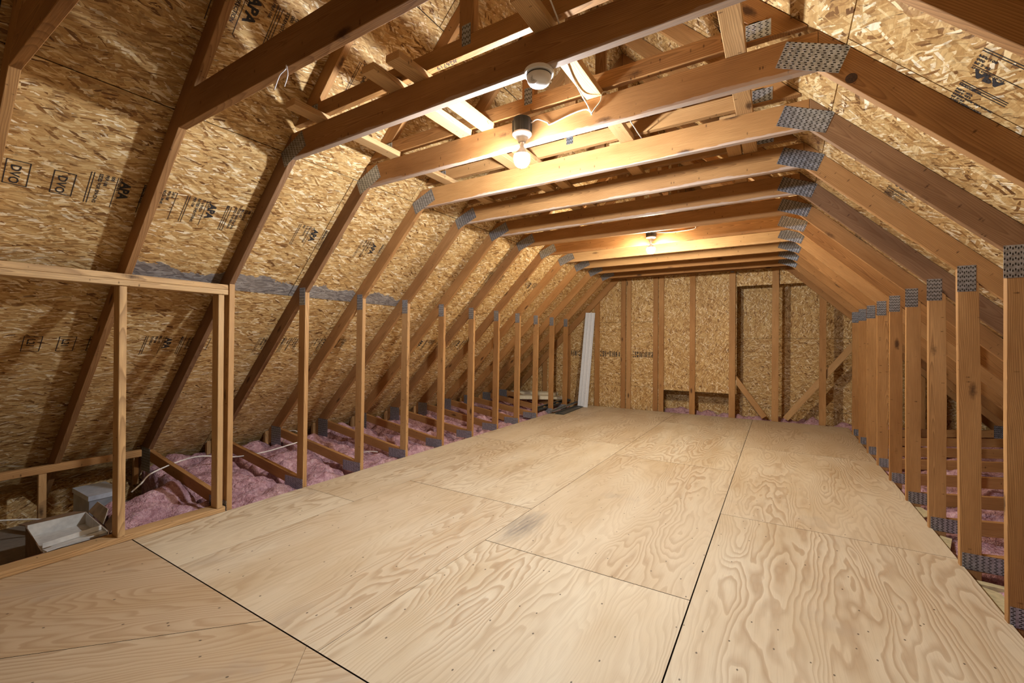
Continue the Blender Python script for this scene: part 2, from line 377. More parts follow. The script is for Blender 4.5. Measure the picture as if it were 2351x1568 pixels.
def add_tube(mb, pts, r, n=8, mat=0, flat=1.0):
    pts = [Vector(p) for p in pts]
    # catmull-rom
    P = [pts[0]] + pts + [pts[-1]]; out = []
    for i in range(1, len(P)-2):
        for s in range(6):
            t = s/6; a, b, c, d = P[i-1], P[i], P[i+1], P[i+2]
            out.append(0.5*((2*b)+(c-a)*t+(2*a-5*b+4*c-d)*t*t+(3*b-a-3*c+d)*t**3))
    out.append(pts[-1]); vs = []
    e1 = None
    for i, p in enumerate(out):
        d = (out[min(i+1, len(out)-1)]-out[max(i-1, 0)]).normalized()
        if e1 is None: e1 = d.orthogonal().normalized()
        e1 = (e1-d*e1.dot(d)).normalized(); e2 = d.cross(e1)
        for k in range(n):
            a = 2*math.pi*k/n; vs.append(p+(e1*math.cos(a)*flat+e2*math.sin(a))*r)
    fs = [(j*n+i, j*n+(i+1) % n, (j+1)*n+(i+1) % n, (j+1)*n+i) for j in range(len(out)-1) for i in range(n)]
    fs += [tuple(reversed(range(n))), tuple(range((len(out)-1)*n, len(out)*n))]
    mb.add(vs, fs, None, mat)
def thing(name, label, cat, loc, group=None):
    o = bpy.data.objects.new(name, None); COL.objects.link(o); o.location = loc; o['_w'] = tuple(loc)
    o.empty_display_size = 0.1
    return tag(o, label, cat, group)
def tag(o, label, cat, group=None):
    o['label'] = label; o['category'] = cat
    if group: o['group'] = group
    return o
def struct(o): o['kind'] = 'structure'; return o

_pl = {}
def plate(parent, cx, cz, L, W, ang, y, side=-1, label=None):
    """toothed plate L long W wide centred (cx,cz) on the face y, turned ang in the x-z plane"""
    key = (round(L, 3), round(W, 3), side)
    if key not in _pl:
        t = 0.0016; mb = MB(); a, b = L/2, W/2; yb, yf = (0, -t) if side < 0 else (0, t)
        vs = [(-a, yf, -b), (a, yf, -b), (a, yf, b), (-a, yf, b), (-a, yb, -b), (a, yb, -b), (a, yb, b), (-a, yb, b)]
        fs = [(0, 1, 2, 3), (7, 6, 5, 4), (4, 5, 1, 0), (5, 6, 2, 1), (6, 7, 3, 2), (7, 4, 0, 3)]
        if side > 0: fs = [tuple(reversed(f)) for f in fs]
        uvs = [[(vs[i][0]+a+.0127*0, vs[i][2]+b) for i in f] for f in fs]
        mb.add(vs, fs, None, 0, uvs); me = mb.make('connector_plate', PLATE); _pl[key] = me.data; bpy.data.objects.remove(me)
    o = bpy.data.objects.new('connector_plate', _pl[key]); COL.objects.link(o); o.parent = parent
    o.location = Vector((cx, y + (-.0003 if side < 0 else .0003), cz)) - Vector(parent['_w']); o.rotation_euler = (0, -ang, 0)
    if label: o['label'] = label
    return o

# ------------------------------------------------------------------ setting: sheathing, floor, walls
Y0, Y1 = -2.4, 8.82
def sheathing():
    mb = MB(); band = []
    cuts = [-5.42, -4.545, -3.683, -2.82, -1.96, APX]; t = 0.0118
    ycut = {0: [Y0, -0.2, 2.24, 4.68, 7.1, Y1], 1: [Y0, .42, 2.85, 5.3, 7.74, Y1]}
    def panel(P, Q, y0, y1, n, side):
        # P, Q: (x,z) low and high; inner face on the line, thickness outward n
        g = 0.0028; d = Vector((Q[0]-P[0], 0, Q[1]-P[1])); L = d.length; d.normalize(); n = Vector(n)
        of = Vector((random.uniform(0, 50), random.uniform(0, 50), random.uniform(0, 50)))
        p0 = Vector((P[0], 0, P[1]))
        vs = []; wc = []
        NU = 1
        for h in (0, t):
            for s in range(NU+1):
                for yy in (y0+g, y1-g):
                    u = g + (L-2*g)*s/NU
                    vs.append(p0 + d*u + n*h + Vector((0, yy, 0))); wc.append(of + Vector((yy, u, 0)))
                    b = 0.0
                    if NU > 1: b = max(0.0, min(1.0, (0.235-u)/0.17 + 0.12)) * (1.0 if yy > 0 else 0.9)
                    band.append(b if (u < 0.30) else 0.0)
        m = 2*(NU+1); fs = []
        for s in range(NU):
            a = 2*s; fs += [(a, a+1, a+3, a+2), (m+a+2, m+a+3, m+a+1, m+a)]
            fs += [(a, a+2, m+a+2, m+a), (a+1, m+a+1, m+a+3, a+3)]
        fs += [(0, m, m+1, 1), (m-2, m-1, 2*m-1, 2*m-2)]
        mb.add(vs, fs, wc, 0 if side == 'L' else 1)
    rcuts = [2.85, 1.96, 1.098, 0.236, -0.626, APX]
    for i in range(5):
        for j in range(5):
            ys = ycut[i % 2]
            nl = Vector((-1, 0, 1)).normalized()
            panel((cuts[i], roofL(cuts[i])+.002), (cuts[i+1], roofL(cuts[i+1])+.002), ys[j], ys[j+1], nl, 'L')
            nr = Vector((1, 0, 1)).normalized()
            panel((rcuts[i], roofR(rcuts[i])+.002), (rcuts[i+1], roofR(rcuts[i+1])+.002), ys[j], ys[j+1], nr, 'R')
    o = mb.make('ceiling', [OSB, OSBR], attrs={'band': band}); struct(o)
    o['label'] = 'sloping roof underside of oriented strand board'
    # dark felt over the board joints
    mb = MB(); c = 0.016
    for (x0, x1, f) in ((-5.45, APX, roofL), (APX, 2.9, roofR)):
        vs = [(x0, Y0, f(x0)+c+.004), (x1, Y0, f(x1)+c+.004), (x1, Y1, f(x1)+c+.004), (x0, Y1, f(x0)+c+.004)]
        vs += [(x, y, z+.01) for x, y, z in vs]
        mb.add(vs, BOXF)
    fe = mb.make('roofing_felt', DARK, o)
    return o
ceiling = sheathing()

def stamps(parent):
    """black mill stamps printed on the boards"""
    mb = MB()
    def text(body, size, org, xdir, ydir, off, bold=0.0):
        cu = bpy.data.curves.new('t', 'FONT'); cu.body = body; cu.size = size; cu.offset = bold; cu.resolution_u = 2
        ob = bpy.data.objects.new('t', cu); me = bpy.data.meshes.new_from_object(ob)
        O = Vector(org)+Vector(off); xd = Vector(xdir); yd = Vector(ydir)
        mb.add([O+xd*v.co.x+yd*v.co.y for v in me.vertices], [tuple(p.vertices) for p in me.polygons])
        bpy.data.objects.remove(ob); bpy.data.curves.remove(cu); bpy.data.meshes.remove(me)
    def quad(O, a, b, w, h, xd, yd, off):
        O = Vector(O)+Vector(off); xd = Vector(xd); yd = Vector(yd)
        q = [O+xd*a+yd*b, O+xd*(a+w)+yd*b, O+xd*(a+w)+yd*(b+h), O+xd*a+yd*(b+h)]
        mb.add(q, [(0, 1, 2, 3)])
    def frame(O, a, b, w, h, xd, yd, off, t=.004):
        quad(O, a, b, w, t, xd, yd, off); quad(O, a, b+h-t, w, t, xd, yd, off); quad(O, a, b, t, h, xd, yd, off); quad(O, a+w-t, b, t, h, xd, yd, off)
    s = math.sqrt(.5)
    words = ['APA', 'RATED SHEATHING', '24/16', 'EXPOSURE 1', 'SIZED FOR SPACING', 'PS 2-92', 'STRENGTH AXIS', 'THIS DIRECTION', '7/16 INCH', '000', 'PRP-108', 'HUD-UM-40', 'MILL 427']
    def stamp(x, f, sgn, y, rnd, sc=1.0, dense=True):
        # baseline runs down the slope, tops point to +y
        xd = Vector((-s*sgn, 0, -s)); yd = Vector((0, 1, 0)); off = Vector((s*sgn, 0, -s))*.0012
        O = (x, y, f(x))
        H = .25*sc; yy = 0.0
        for a in (0, .012): quad(O, 0, yy+a, H, .0035, xd, yd, off)
        yy += .035
        for k in range(3):
            text(rnd.choice(words[1:]), .026*sc, Vector(O)+yd*yy, xd, yd, off, .0006); yy += .032*sc
        quad(O, 0, yy, H, .003, xd, yd, off); yy += .02
        text('APA', .075*sc, Vector(O)+yd*yy+xd*.02, xd, yd, off, .003)
        for k in range(2): text(rnd.choice(words[1:]), .022*sc, Vector(O)+yd*(yy-.012+k*.11)+xd*.0, xd, yd, off, .0005)
        yy += .125*sc
        for a in (0, .012, .026): quad(O, 0, yy+a, H, .0035, xd, yd, off)
        yy += .05
        for k in range(5):
            text(rnd.choice(words[1:]), .024*sc, Vector(O)+yd*yy, xd, yd, off, .0006); yy += .028*sc
        quad(O, 0, yy, H, .003, xd, yd, off)
        return yy
    rnd = random.Random(3)
    fl = lambda x: roofL(x)+.002
    fr = lambda x: roofR(x)+.002
    s0 = Vector((-s, 0, -s)); yy = Vector((0, 1, 0)); offL = Vector((s, 0, -s))*.0012
    # boxes with letters near the first rafters
    for x, y0 in ((-3.2, .52), (-3.2, .685), (-4.06, .74), (-4.06, .90), (-4.06, 1.05), (-4.06, 1.9), (-4.06, 1.72)):
        O = (x, y0, fl(x)); frame(O, 0, 0, .14, .085, s0, yy, offL)
        text('DVO' if x > -3.5 else 'L21', .05, Vector(O)+yy*.02+s0*.025, s0, yy, offL, .0008)
    for x, y in ((-3.17, .82), (-3.17, 1.27), (-3.17, 2.02), (-3.17, 2.62), (-4.05, 1.36), (-4.05, 2.2), (-4.05, 2.75), (-4.05, 4.2), (-3.17, 4.6), (-3.17, 5.6),
                 (-2.29, 1.86), (-2.29, 1.05), (-2.29, .35), (-2.29, 3.0), (-4.05, 5.0)):
        stamp(x, fl, 1, y, rnd, 0.8 if x < -3 else 1.0)
    for x, y in ((.55, 1.95), (.55, 3.15), (.55, 4.6), (1.42, 3.0), (1.42, 4.6), (-.32, 2.6), (-.32, 4.4)):
        stamp(x, fr, -1, y, rnd, 0.65)
    o = mb.make('stamp_print', INK, parent); o['label'] = 'black mill stamps printed on the boards'
stamps(ceiling)

def floor_panels():
    mb = MB(); pt = []; gx = []
    g = 0.0028; th = 0.018
    def poly(pts, grain, tone, gs=None):
        g0 = 0.0028; N = len(pts); gs = gs or [g0]*N
        c = sum((Vector(p) for p in pts), Vector((0, 0)))/len(pts); d = Vector(grain).normalized(); nn = Vector((-d.y, d.x))
        of = Vector((random.uniform(0, 60), random.uniform(0, 60), random.uniform(0, 9)))
        q = []
        N = len(pts); P = [Vector(p) for p in pts]
        for i, p in enumerate(P):
            a = (p-P[i-1]).normalized(); b = (P[(i+1) % N]-p).normalized()
            na = Vector((-a.y, a.x)); nb = Vector((-b.y, b.x)); ga, gb = gs[i-1], gs[i]
            # offset corner: intersection of the two inset edges
            cr = a.x*b.y-a.y*b.x
            if abs(cr) < 1e-3: q.append(p+na*ga)
            else:
                k_ = ((na*ga-nb*gb).x*b.y-(na*ga-nb*gb).y*b.x)
                q.append(p+na*ga - a*(k_/cr))
        vs = []; wc = []
        for z in (0, -th):
            for p in q:
                vs.append((p.x, p.y, z)); r = p-c; wc.append(of+Vector((r.dot(d), r.dot(nn), z))); pt.append(tone); gx.append(0.0)
        fs = [tuple(range(N)), tuple(reversed(range(N, 2*N)))] + [(i, i+N, (i+1) % N+N, (i+1) % N) for i in range(N)]
        mb.add(vs, fs, wc)
    def rect(x0, x1, y0, y1, tone, gs=None):
        poly([(x0, y0), (x1, y0), (x1, y1), (x0, y1)], (0, 1), tone, gs)   # gaps: bottom, right, top, left
    F = 1.11; E = 8.375
    A0, A1, B1, C1, D1 = -3.50, -2.865, -1.60, -0.366, 0.915
    n_, w_, t_ = .0006, .0032, .0016
    rect(A0, A1, F, 2.30, .0, (w_, n_, t_, n_)); rect(A0, A1, 2.30, 4.74, .1, (t_, n_, t_, n_)); rect(A0, A1, 4.74, 7.18, .2, (t_, n_, t_, n_)); rect(A0, A1, 7.18, E, .15, (t_, n_, t_, n_))
    rect(A1, B1, F, 2.92, .38, (w_, t_, w_, n_)); rect(A1, B1, 2.92, 5.36, .12, (t_, t_, n_, n_)); rect(A1, B1, 5.36, 7.8, .3, (t_, t_, n_, n_)); rect(A1, B1, 7.8, E, .3, (n_, n_, n_, n_))
    rect(B1, C1, F, 2.305, .05, (w_, w_, w_, n_)); rect(B1, C1, 2.305, 4.86, .32, (t_, w_, t_, t_)); rect(B1, C1, 4.86, 7.30, .18, (t_, w_, t_, t_)); rect(B1, C1, 7.30, E, .3, (t_, w_, t_, t_))
    rect(C1, D1, F, 3.60, .15, (w_, t_, t_, w_)); rect(C1, D1, 3.60, 6.09, .2, (t_, t_, t_, t_)); rect(C1, D1, 6.09, E, .5, (t_, t_, t_, t_))
    # panels of the turned landing in front
    k = .69/.65
    poly([(A0, F), (A0, F-(-1.98-A0)*k), (-1.98, F)], (.65, .69), 1.0, (n_, t_, w_))
    poly([(A0, F-(-1.98-A0)*k), (A0, -2.4), (1.4, -2.4), (-1.67, F), (-1.98, F)], (.65, .69), .8, (n_, n_, n_, w_, t_))
    poly([(-1.67, F), (1.4, -2.4), (1.6, -2.4), (1.6, .3), (D1, F)], (.65, .69), .6, (n_, n_, n_, n_, w_))
    return mb, pt, gx
mb, pt, gx = floor_panels()
# make the winding of every top face point up
for i, f in enumerate(mb.f):
    if len(f) == 4 and len({round(mb.v[j][2], 3) for j in f}) > 1: mb.mi[i] = 1  # sheet sides coloured dark, painting the shade inside the open joints
o = mb.make('floor', [PLY, DARK], attrs={'pt': pt}); struct(o); o['label'] = 'plywood floor sheets with thin dark joints'
me = o.data
bmflip = [p.index for p in me.polygons if len(p.vertices) >= 3 and abs(p.normal.z) > .5 and ((p.center.z > -.009) != (p.normal.z > 0))]
if bmflip: 
    for i in bmflip: me.polygons[i].flip()

mb = MB(); hardbox(mb, -5.45, 3.0, Y0, Y1, -.29, -.27)
struct(mb.make('floor', DRYW))['label'] = 'ceiling boards of the rooms below'

def flat_panel(mb, pts, y, th, mat=0, grain='x'):
    """vertical board in the plane y (front face), outline in x-z, counter-clockwise seen from the front"""
    N = len(pts); of = Vector((random.uniform(0, 50), random.uniform(0, 50), 0))
    vs = [(x, y, z) for x, z in pts] + [(x, y+th, z) for x, z in pts]
    w1 = [of+(Vector((x, z, 0)) if grain == 'x' else Vector((z, x, 0))) for x, z in pts]
    fs = [tuple(range(N)), tuple(reversed(range(N, 2*N)))] + [(i, i+N, (i+1) % N+N, (i+1) % N) for i in range(N)]
    mb.add(vs, fs, w1+w1, mat)
YW = 8.425
mb = MB(); g = .002
# left of the opening: three courses, then the upper boards
flat_panel(mb, [(-5.4, -.2), (-1.86, -.2), (-1.86, .44-g), (-5.0, .44-g)], YW, .011, grain='z')
flat_panel(mb, [(-4.9, .44+g), (-2.0, .44+g), (-2.0, 1.68-g), (-3.66, 1.68-g)], YW, .011)
flat_panel(mb, [(-3.66, 1.68+g), (-2.0, 1.68+g), (-2.0, 3.35), (APX-.7, 3.35)], YW, .011, grain='z')
flat_panel(mb, [(-2.0+g, .44), (-1.86, .44), (-1.86, .405), (-.62, .405), (-.62, 3.35), (-2.0+g, 3.35)], YW, .011, grain='z')
flat_panel(mb, [(-.62+g, 2.26), (.42, 2.26), (.50, 2.262), (-.59, 3.35), (-.62+g, 3.35)], YW, .011, grain='z')
flat_panel(mb, [(-2.0, 3.35+g), (-.585, 3.35+g), (APX, 4.04)], YW, .011, grain='x')
wb = struct(mb.make('wall_back', OSBW)); wb['label'] = 'strand board gable wall with openings low down and on the right'
mb = MB()
for z0, z1, gr in ((-.27, .16, 'z'), (.16, 1.37, 'x'), (1.37, 2.6, 'z')):
    flat_panel(mb, [(-2.4, z0+g), (2.9, z0+g), (2.9, z1-g), (-2.4, z1-g)], 8.80, .011, grain=gr)
struct(mb.make('wall_back', OSBW))['label'] = 'outer strand board wall seen through the gable openings'
# stamp band on the gable wall
mb = MB(); rnd = random.Random(5)
for x0, x1 in ((-3.9, -3.45), (-3.08, -2.64), (-2.42, -2.0)):
    x = x0+.01
    while x < x1-.03:
        w_ = rnd.uniform(.012, .05)
        for r in range(5):
            if rnd.random() < .85: hardbox(mb, x, x+w_*.8, YW-.0012, YW-.0004, 1.0+r*.022+rnd.uniform(0, .006), 1.0+r*.022+.019)
        x += w_+rnd.uniform(.002, .012)
mb.make('stamp_print', INK, wb)['label'] = 'broken black print band on the gable boards'
# wall behind the camera, eave walls
mb = MB(); flat_panel(mb, [(-5.4, -.28), (2.9, -.28), (2.9, 0), (APX, 4.06), (-5.4, 0)], Y0, .011)
struct(mb.make('wall_front', OSBW))
for nm, x, s in (('wall_left', -5.33, -1), ('wall_right', 2.72, 1)):
    mb = MB(); of = Vector((3, 9, 1)); y = Y0
    while y < Y1:
        y2 = min(y+2.44, Y1); vs = []
        for xx in (x, x+.011*s):
            vs += [(xx, y, -.27), (xx, y2-.003, -.27), (xx, y2-.003, .02), (xx, y, .02)]
        fs = [(0, 1, 2, 3), (7, 6, 5, 4), (4, 5, 1, 0), (5, 6, 2, 1), (6, 7, 3, 2), (7, 4, 0, 3)]
        if s > 0: fs = [tuple(reversed(f)) for f in fs]
        mb.add(vs, fs, [of+Vector((v[1], v[2], 0)) for v in vs]); y = y2
    struct(mb.make(nm, OSBW))

# ------------------------------------------------------------------ trusses
ORD = {-2: 'foremost', -1: 'second from the viewer', 0: 'third from the viewer', 1: 'fourth from the viewer', 2: 'fifth from the viewer', 3: 'sixth from the viewer',
       4: 'seventh from the viewer', 5: 'sixth from the far wall', 6: 'fifth from the far wall', 7: 'fourth from the far wall', 8: 'third from the far wall', 9: 'second from the far wall', 10: 'last before the far wall'}
LABEL = {-2: 'roof truss at the upper left corner, foremost of the row', -1: 'roof truss with two loose white strings on its dark crossbeam',
         0: 'roof truss with the smoke alarm under its dark reddish crossbeam', 1: 'roof truss with the near glowing bulb on its crossbeam',
         2: 'roof truss just behind the near bulb, crossbeam brightly lit', 3: 'roof truss second behind the near bulb, pale crossbeam with whitish drips',
         4: 'roof truss third behind the near bulb, right rafter dark and greyish', 5: 'roof truss just in front of the far bulb',
         6: 'roof truss carrying the far glowing bulb', 7: 'roof truss just behind the far bulb, crossbeam glowing orange', 8: 'roof truss third from the far gable wall',
         9: 'roof truss second from the far gable wall', 10: 'roof truss nearest the far gable wall'}
#            tie, rafterL, rafterR, postL, postR
TONES = {-2: (.6, .42, .6, .4, .4), -1: (.72, .72, .62, .4, .4), 0: (.66, .95, .6, .3, .4), 1: (.56, .88, .62, .34, .42), 2: (.5, .6, .86, .34, .42), 3: (.5, .66, .55, .34, .45),
         4: (.5, .55, .95, .45, .42), 5: (.5, .66, .6, .42, .45), 6: (.5, .6, .5, .45, .5), 7: (.28, .5, .42, .42, .45), 8: (.35, .5, .55, .42, .46), 9: (.5, .52, .55, .45, .5), 10: (.55, .55, .6, .5, .5)}
RX = {2: (.006, .016), 3: (-.004, .014), 4: (.004, .012), 5: (.002, .008)}
def chordL(x): return .075 + .135*(XL-.06-x)
def chordR(x): return .075 + .105*(x-(XR+.06))
def truss(k):
    y0 = Y(k); y1 = y0+TH; T = TONES[k]
    t = thing('roof_truss', LABEL[k], 'truss', (APX, y0, 0), 'roof trusses along the attic')
    full = k < 0
    # crossbeam
    mb = MB()
    if full: za, zb = 2.416, 2.582; add_prism(mb, [(za-5.18+.001, za), (2.595-za-.001, za), (2.595-zb-.001, zb), (zb-5.18+.001, zb)], y0, y1, (1, 0))
    else: add_prism(mb, [(XLK, TZ0), (XRK, TZ0), (XRK, TZ1), (XLK, TZ1)], y0, y1, (1, 0))
    mb.make('crossbeam', LUMS if 0 <= k <= 4 else LUM, t, T[0])
    # rafters
    xe = -5.30
    kx = APX if full else XLK
    mb = MB(); add_prism(mb, [(xe, xe+5.18), (kx-.001, kx+5.185), (kx-.001, roofL(kx)-.001), (xe, roofL(xe)-.001)], y0, y1, (1, 1)); mb.make('rafter', LUM, t, T[1])
    xr = 2.70
    kx = APX if full else XRK
    mb = MB(); add_prism(mb, [(kx+.001, 2.595-kx), (xr, 2.595-xr), (xr, roofR(xr)-.001), (kx+.001, roofR(kx)-.001)], y0, y1, (1, -1))
    if k == 1: add_lathe(mb, [(.0, .0006), (.016, .0006), (.021, .0002)][::-1], (.252, y0, 2.379), 20, 1, ax=(0, -1, 0))
    mb.make('rafter', [LUM, KNOT] if k == 1 else LUM, t, T[2])
    # posts
    if k >= 0:
        b = XL-.02; a = XL
        mb = MB(); add_prism(mb, [(b-.089, -.11), (b, -.11), (a, a+5.18-.001), (a-.089, a-.089+5.18-.001)], y0, y1, (0.01, 1)); mb.make('post', LUM, t, T[3])
    a = XR + RX.get(k, (0, .006))[0]; b = XR + RX.get(k, (0, .006))[1]; m = (a+b)/2 + random.uniform(-.003, .003)
    mb = MB(); add_prism(mb, [(b, -.11), (b+.089, -.11), (m+.089+.003, .85), (a+.089, 2.595-a-.089-.001), (a, 2.595-a-.001), (m, .85)], y0, y1, (-.01, 1)); mb.make('post', LUM, t, T[4])
    # bottom chord
    mb = MB()
    if k >= 0: add_prism(mb, [(-5.06, chordL(-5.06)-.092), (XL-.111, chordL(XL-.111)-.098), (XL-.111, chordL(XL-.111)), (-5.06, chordL(-5.06))], y0, y1, (1, -.13))
    add_prism(mb, [(XR+.097, chordR(XR+.097)-.098), (2.47, chordR(2.47)-.092), (2.47, chordR(2.47)), (XR+.097, chordR(XR+.097))], y0, y1, (1, .1))
    add_box(mb, XL-.02, XR+.01, y0, y1, -.115, -.021, 0, 'x')
    mb.make('bottom_chord', LUM, t, .55)
    # plates
    ANG = math.radians(22.5)
    if not full: plate(t, .116, 2.513, .247, .112, -ANG, y0); plate(t, 2*APX-.116-.0, 2.513, .247, .112, ANG, y0)
    plate(t, .919, 1.655, .150, .078, math.pi/2, y0)
    if k >= 1: plate(t, -3.535, 1.655, .150, .078, math.pi/2, y0)
    plate(t, XR+.11, .035, .178, .092, 0, y0)
    if k >= 0:
        plate(t, -3.64, .02, .26, .10, 0, y0)
        plate(t, -4.965, .165, .22, .19, math.pi/2, y0)
    plate(t, 2.385, .165, .22, .19, math.pi/2, y0)
    if k >= 0:
        mb = MB(); add_prism(mb, [(-5.155, -.08), (-5.115, -.08), (-5.115, .21), (-5.155, .17)], y0-.04, y0-.002, (0, 1)); mb.make('heel_block', LUM, t, .35)
    return t
for k in range(-2, 11): truss(k)

CL = {0: 'small peak truss with a handwritten number, above the smoke alarm beam',
      1: 'small peak truss above the near bulb', 2: 'small peak truss behind the near bulb, brightly lit from below', 3: 'small peak truss second behind the near bulb',
      4: 'small peak truss third behind the near bulb', 5: 'small peak truss just before the far bulb', 6: 'small peak truss above the far bulb', 7: 'small peak truss just behind the far bulb',
      8: 'small peak truss third from the far gable wall', 9: 'small peak truss second from the far gable wall', 10: 'small peak truss nearest the far gable wall'}
def cap(k):
    y0 = Y(k); y1 = y0+TH; z0 = 2.659; z1 = z0+.089
    t = thing('cap_truss', CL[k], 'truss', (APX, y0, z0), 'small peak trusses above the crossbeams')
    xl = -2.67; xr = 2*APX-xl; v = .125
    mb = MB(); add_prism(mb, [(xl+.13, z0), (xr-.13, z0), (xr-.165, z1), (xl+.165, z1)], y0, y1, (1, 0)); bc = mb.make('bottom_chord', LUM, t, .5 if k < 2 else .42)
    if k == 0:
        ob = bpy.data.curves.new('n', 'FONT'); ob.body = '#26719'; ob.size = .042; ob.shear = .25; ob.resolution_u = 2
        oo = bpy.data.objects.new('n', ob); m_ = bpy.data.meshes.new_from_object(oo); b2 = MB()
        b2.add([Vector((-1.36-v_.co.x*1.0, y0+.006+v_.co.y*.9, z0-.0008)) for v_ in m_.vertices], [tuple(reversed(p.vertices)) for p in m_.polygons])
        bpy.data.objects.remove(oo)
        h = b2.make('handwritten_number', INK, bc); h.location = Vector((0, 0, 0)) ; h.data.transform(Matrix.Translation(-Vector((APX, y0, z0))))
        h['label'] = 'black handwritten number on the chord underside'
    mb = MB(); add_prism(mb, [(xl, z0), (xl+.13-.001, z0), (APX-.001, roofL(APX)-v-.001), (APX-.001, roofL(APX)-.002), (xl-.014, roofL(xl-.014)-.002)], y0, y1, (1, 1)); mb.make('top_chord', LUM, t, .55)
    mb = MB(); add_prism(mb, [(xr-.13+.001, z0), (xr, z0), (xr+.014, roofR(xr+.014)-.002), (APX+.001, roofL(APX)-.002), (APX+.001, roofL(APX)-v-.001)], y0, y1, (1, -1)); mb.make('top_chord', LUM, t, .5)
    mb = MB(); add_prism(mb, [(APX-.044, z1+.001), (APX+.044, z1+.001), (APX+.044, roofL(APX)-v-.05), (APX, roofL(APX)-v-.003), (APX-.044, roofL(APX)-v-.05)], y0, y1, (0, 1)); mb.make('king_post', LUM, t, .62)
    plate(t, APX, 2.75, .10, .052, math.pi/2, y0)
    plate(t, -.088, 2.703, .102, .074, 0, y0); plate(t, 2*APX+.088, 2.703, .102, .074, 0, y0)
for k in range(0, 11): cap(k)

# ------------------------------------------------------------------ flat runners lying on the crossbeams
def runner(label, x0, x1, ya, yb, tone):
    mb = MB(); add_box(mb, x0, x1, ya, yb, TZ1+.0005, TZ1+.0375, 0, 'y')
    o = mb.make('flat_brace', LUM, None, tone, loc=((x0+x1)/2, ya, TZ1)); tag(o, label, 'wooden brace', 'boards laid across the crossbeams')
g1, g2 = 1.47, Y(1)+.012
runner('short flat board end jutting forward, leftmost of those by the left roof slope', -2.455, -2.367, g1, g2, .16)
runner('short flat board end jutting forward, middle one of three left of the smoke alarm', -1.81, -1.72, g1+.01, g2, .16)
runner('short flat board end jutting forward, nearest left of the smoke alarm', -1.635, -1.545, g1+.01, g2, .16)
runner('wide flat board with a cable along it, behind the smoke alarm', -.92, -.83, g1, Y(2)+.03, .16)
runner('flat board left on the crossbeams behind the near bulb beam, along the left slope', -2.455, -2.367, Y(1)+.02, Y(5)+.03, .15)
runner('flat board in the middle, running from above the near bulb to the back', -1.80, -1.71, Y(1)+.02, Y(5)+.03, .2)
runner('flat board beside the middle one, above the near bulb', -1.63, -1.55, Y(1)+.02, Y(4)+.03, .25)
runner('long flat board at the right side near the metal plates, front length', -.222, -.135, 1.40, Y(3)+.03, .25)
runner('long flat board at the right side near the metal plates, back length', -.319, -.23, Y(2)+.05, 8.36, .35)
runner('flat board right of the bulbs, running back to the gable wall', -1.015, -.927, Y(2)+.05, 8.36, .35)
runner('flat board left of the bulbs, back length reaching the gable wall', -2.06, -1.975, Y(5)-.1, 8.36, .4)

# ------------------------------------------------------------------ gable end frame
def gable():
    t = thing('gable_end_frame', 'wooden gable end frame with upright studs against the far wall', 'wall frame', (APX, 8.385, 0))
    y0, y1 = 8.385, 8.423
    for x0, x1, tn in ((-4.35, -4.26, .55), (-3.80, -3.71, .55), (-3.175, -3.08, .5), (-2.634, -2.545, .6), (-2.525, -2.44, .35), (-2.02, -1.93, .6), (-1.915, -1.825, .45), (-1.375, -1.28, .5),
                       (-.735, -.636, .42), (-.098, 0.0, .4), (.545, .635, .45), (1.16, 1.25, .5), (1.7, 1.79, .5)):
        def top(x): return min(roofL(x), roofR(x))-.18
        mb = MB(); add_prism(mb, [(x0, -.1), (x1, -.1), (x1, min(top(x1), 2.64)), (x0, min(top(x0), 2.64))], y0, y1, (0, 1)); mb.make('stud', LUM, t, tn)
    mb = MB(); add_prism(mb, [(-5.25, roofL(-5.25)-.17), (APX-.001, roofL(APX)-.17), (APX-.001, roofL(APX)-.003), (-5.25, roofL(-5.25)-.003)], y0, y1, (1, 1)); mb.make('rafter', LUM, t, .6)
    mb = MB(); add_prism(mb, [(APX+.001, roofL(APX)-.17), (2.66, roofR(2.66)-.17), (2.66, roofR(2.66)-.003), (APX+.001, roofL(APX)-.003)], y0, y1, (1, -1)); mb.make('rafter', LUM, t, .6)
    mb = MB(); add_box(mb, -2.7, .11, y0-.05, y0-.012, 2.52, 2.61, 0, 'x'); mb.make('crossbeam', LUM, t, .7)
    plate(t, -.69, 2.55, .10, .06, math.pi/2, y0)
    mb = MB(); add_box(mb, -1.82, -.74, 8.43, 8.468, .405-.09, .405, 0, 'x')
gable()
def brace(label, p, q, y, tone):
    mb = MB(); add_board(mb, (p[0], y, p[1]), (q[0], y, q[1]), .089, (-(q[1]-p[1]), 0, q[0]-p[0]), .036)
    o = mb.make('diagonal_brace', LUM, None, tone, loc=((p[0]+q[0])/2, y, min(p[1], q[1]))); tag(o, label, 'wooden brace', 'slanting boards at the far wall opening')
brace('slanting board leaning left at the foot of the far wall opening', (-.66, .70), (-.20, .045), 8.445, .35)
brace('slanting board leaning right at the foot of the far wall opening', (.10, .045), (.98, 1.27), 8.445, .25)

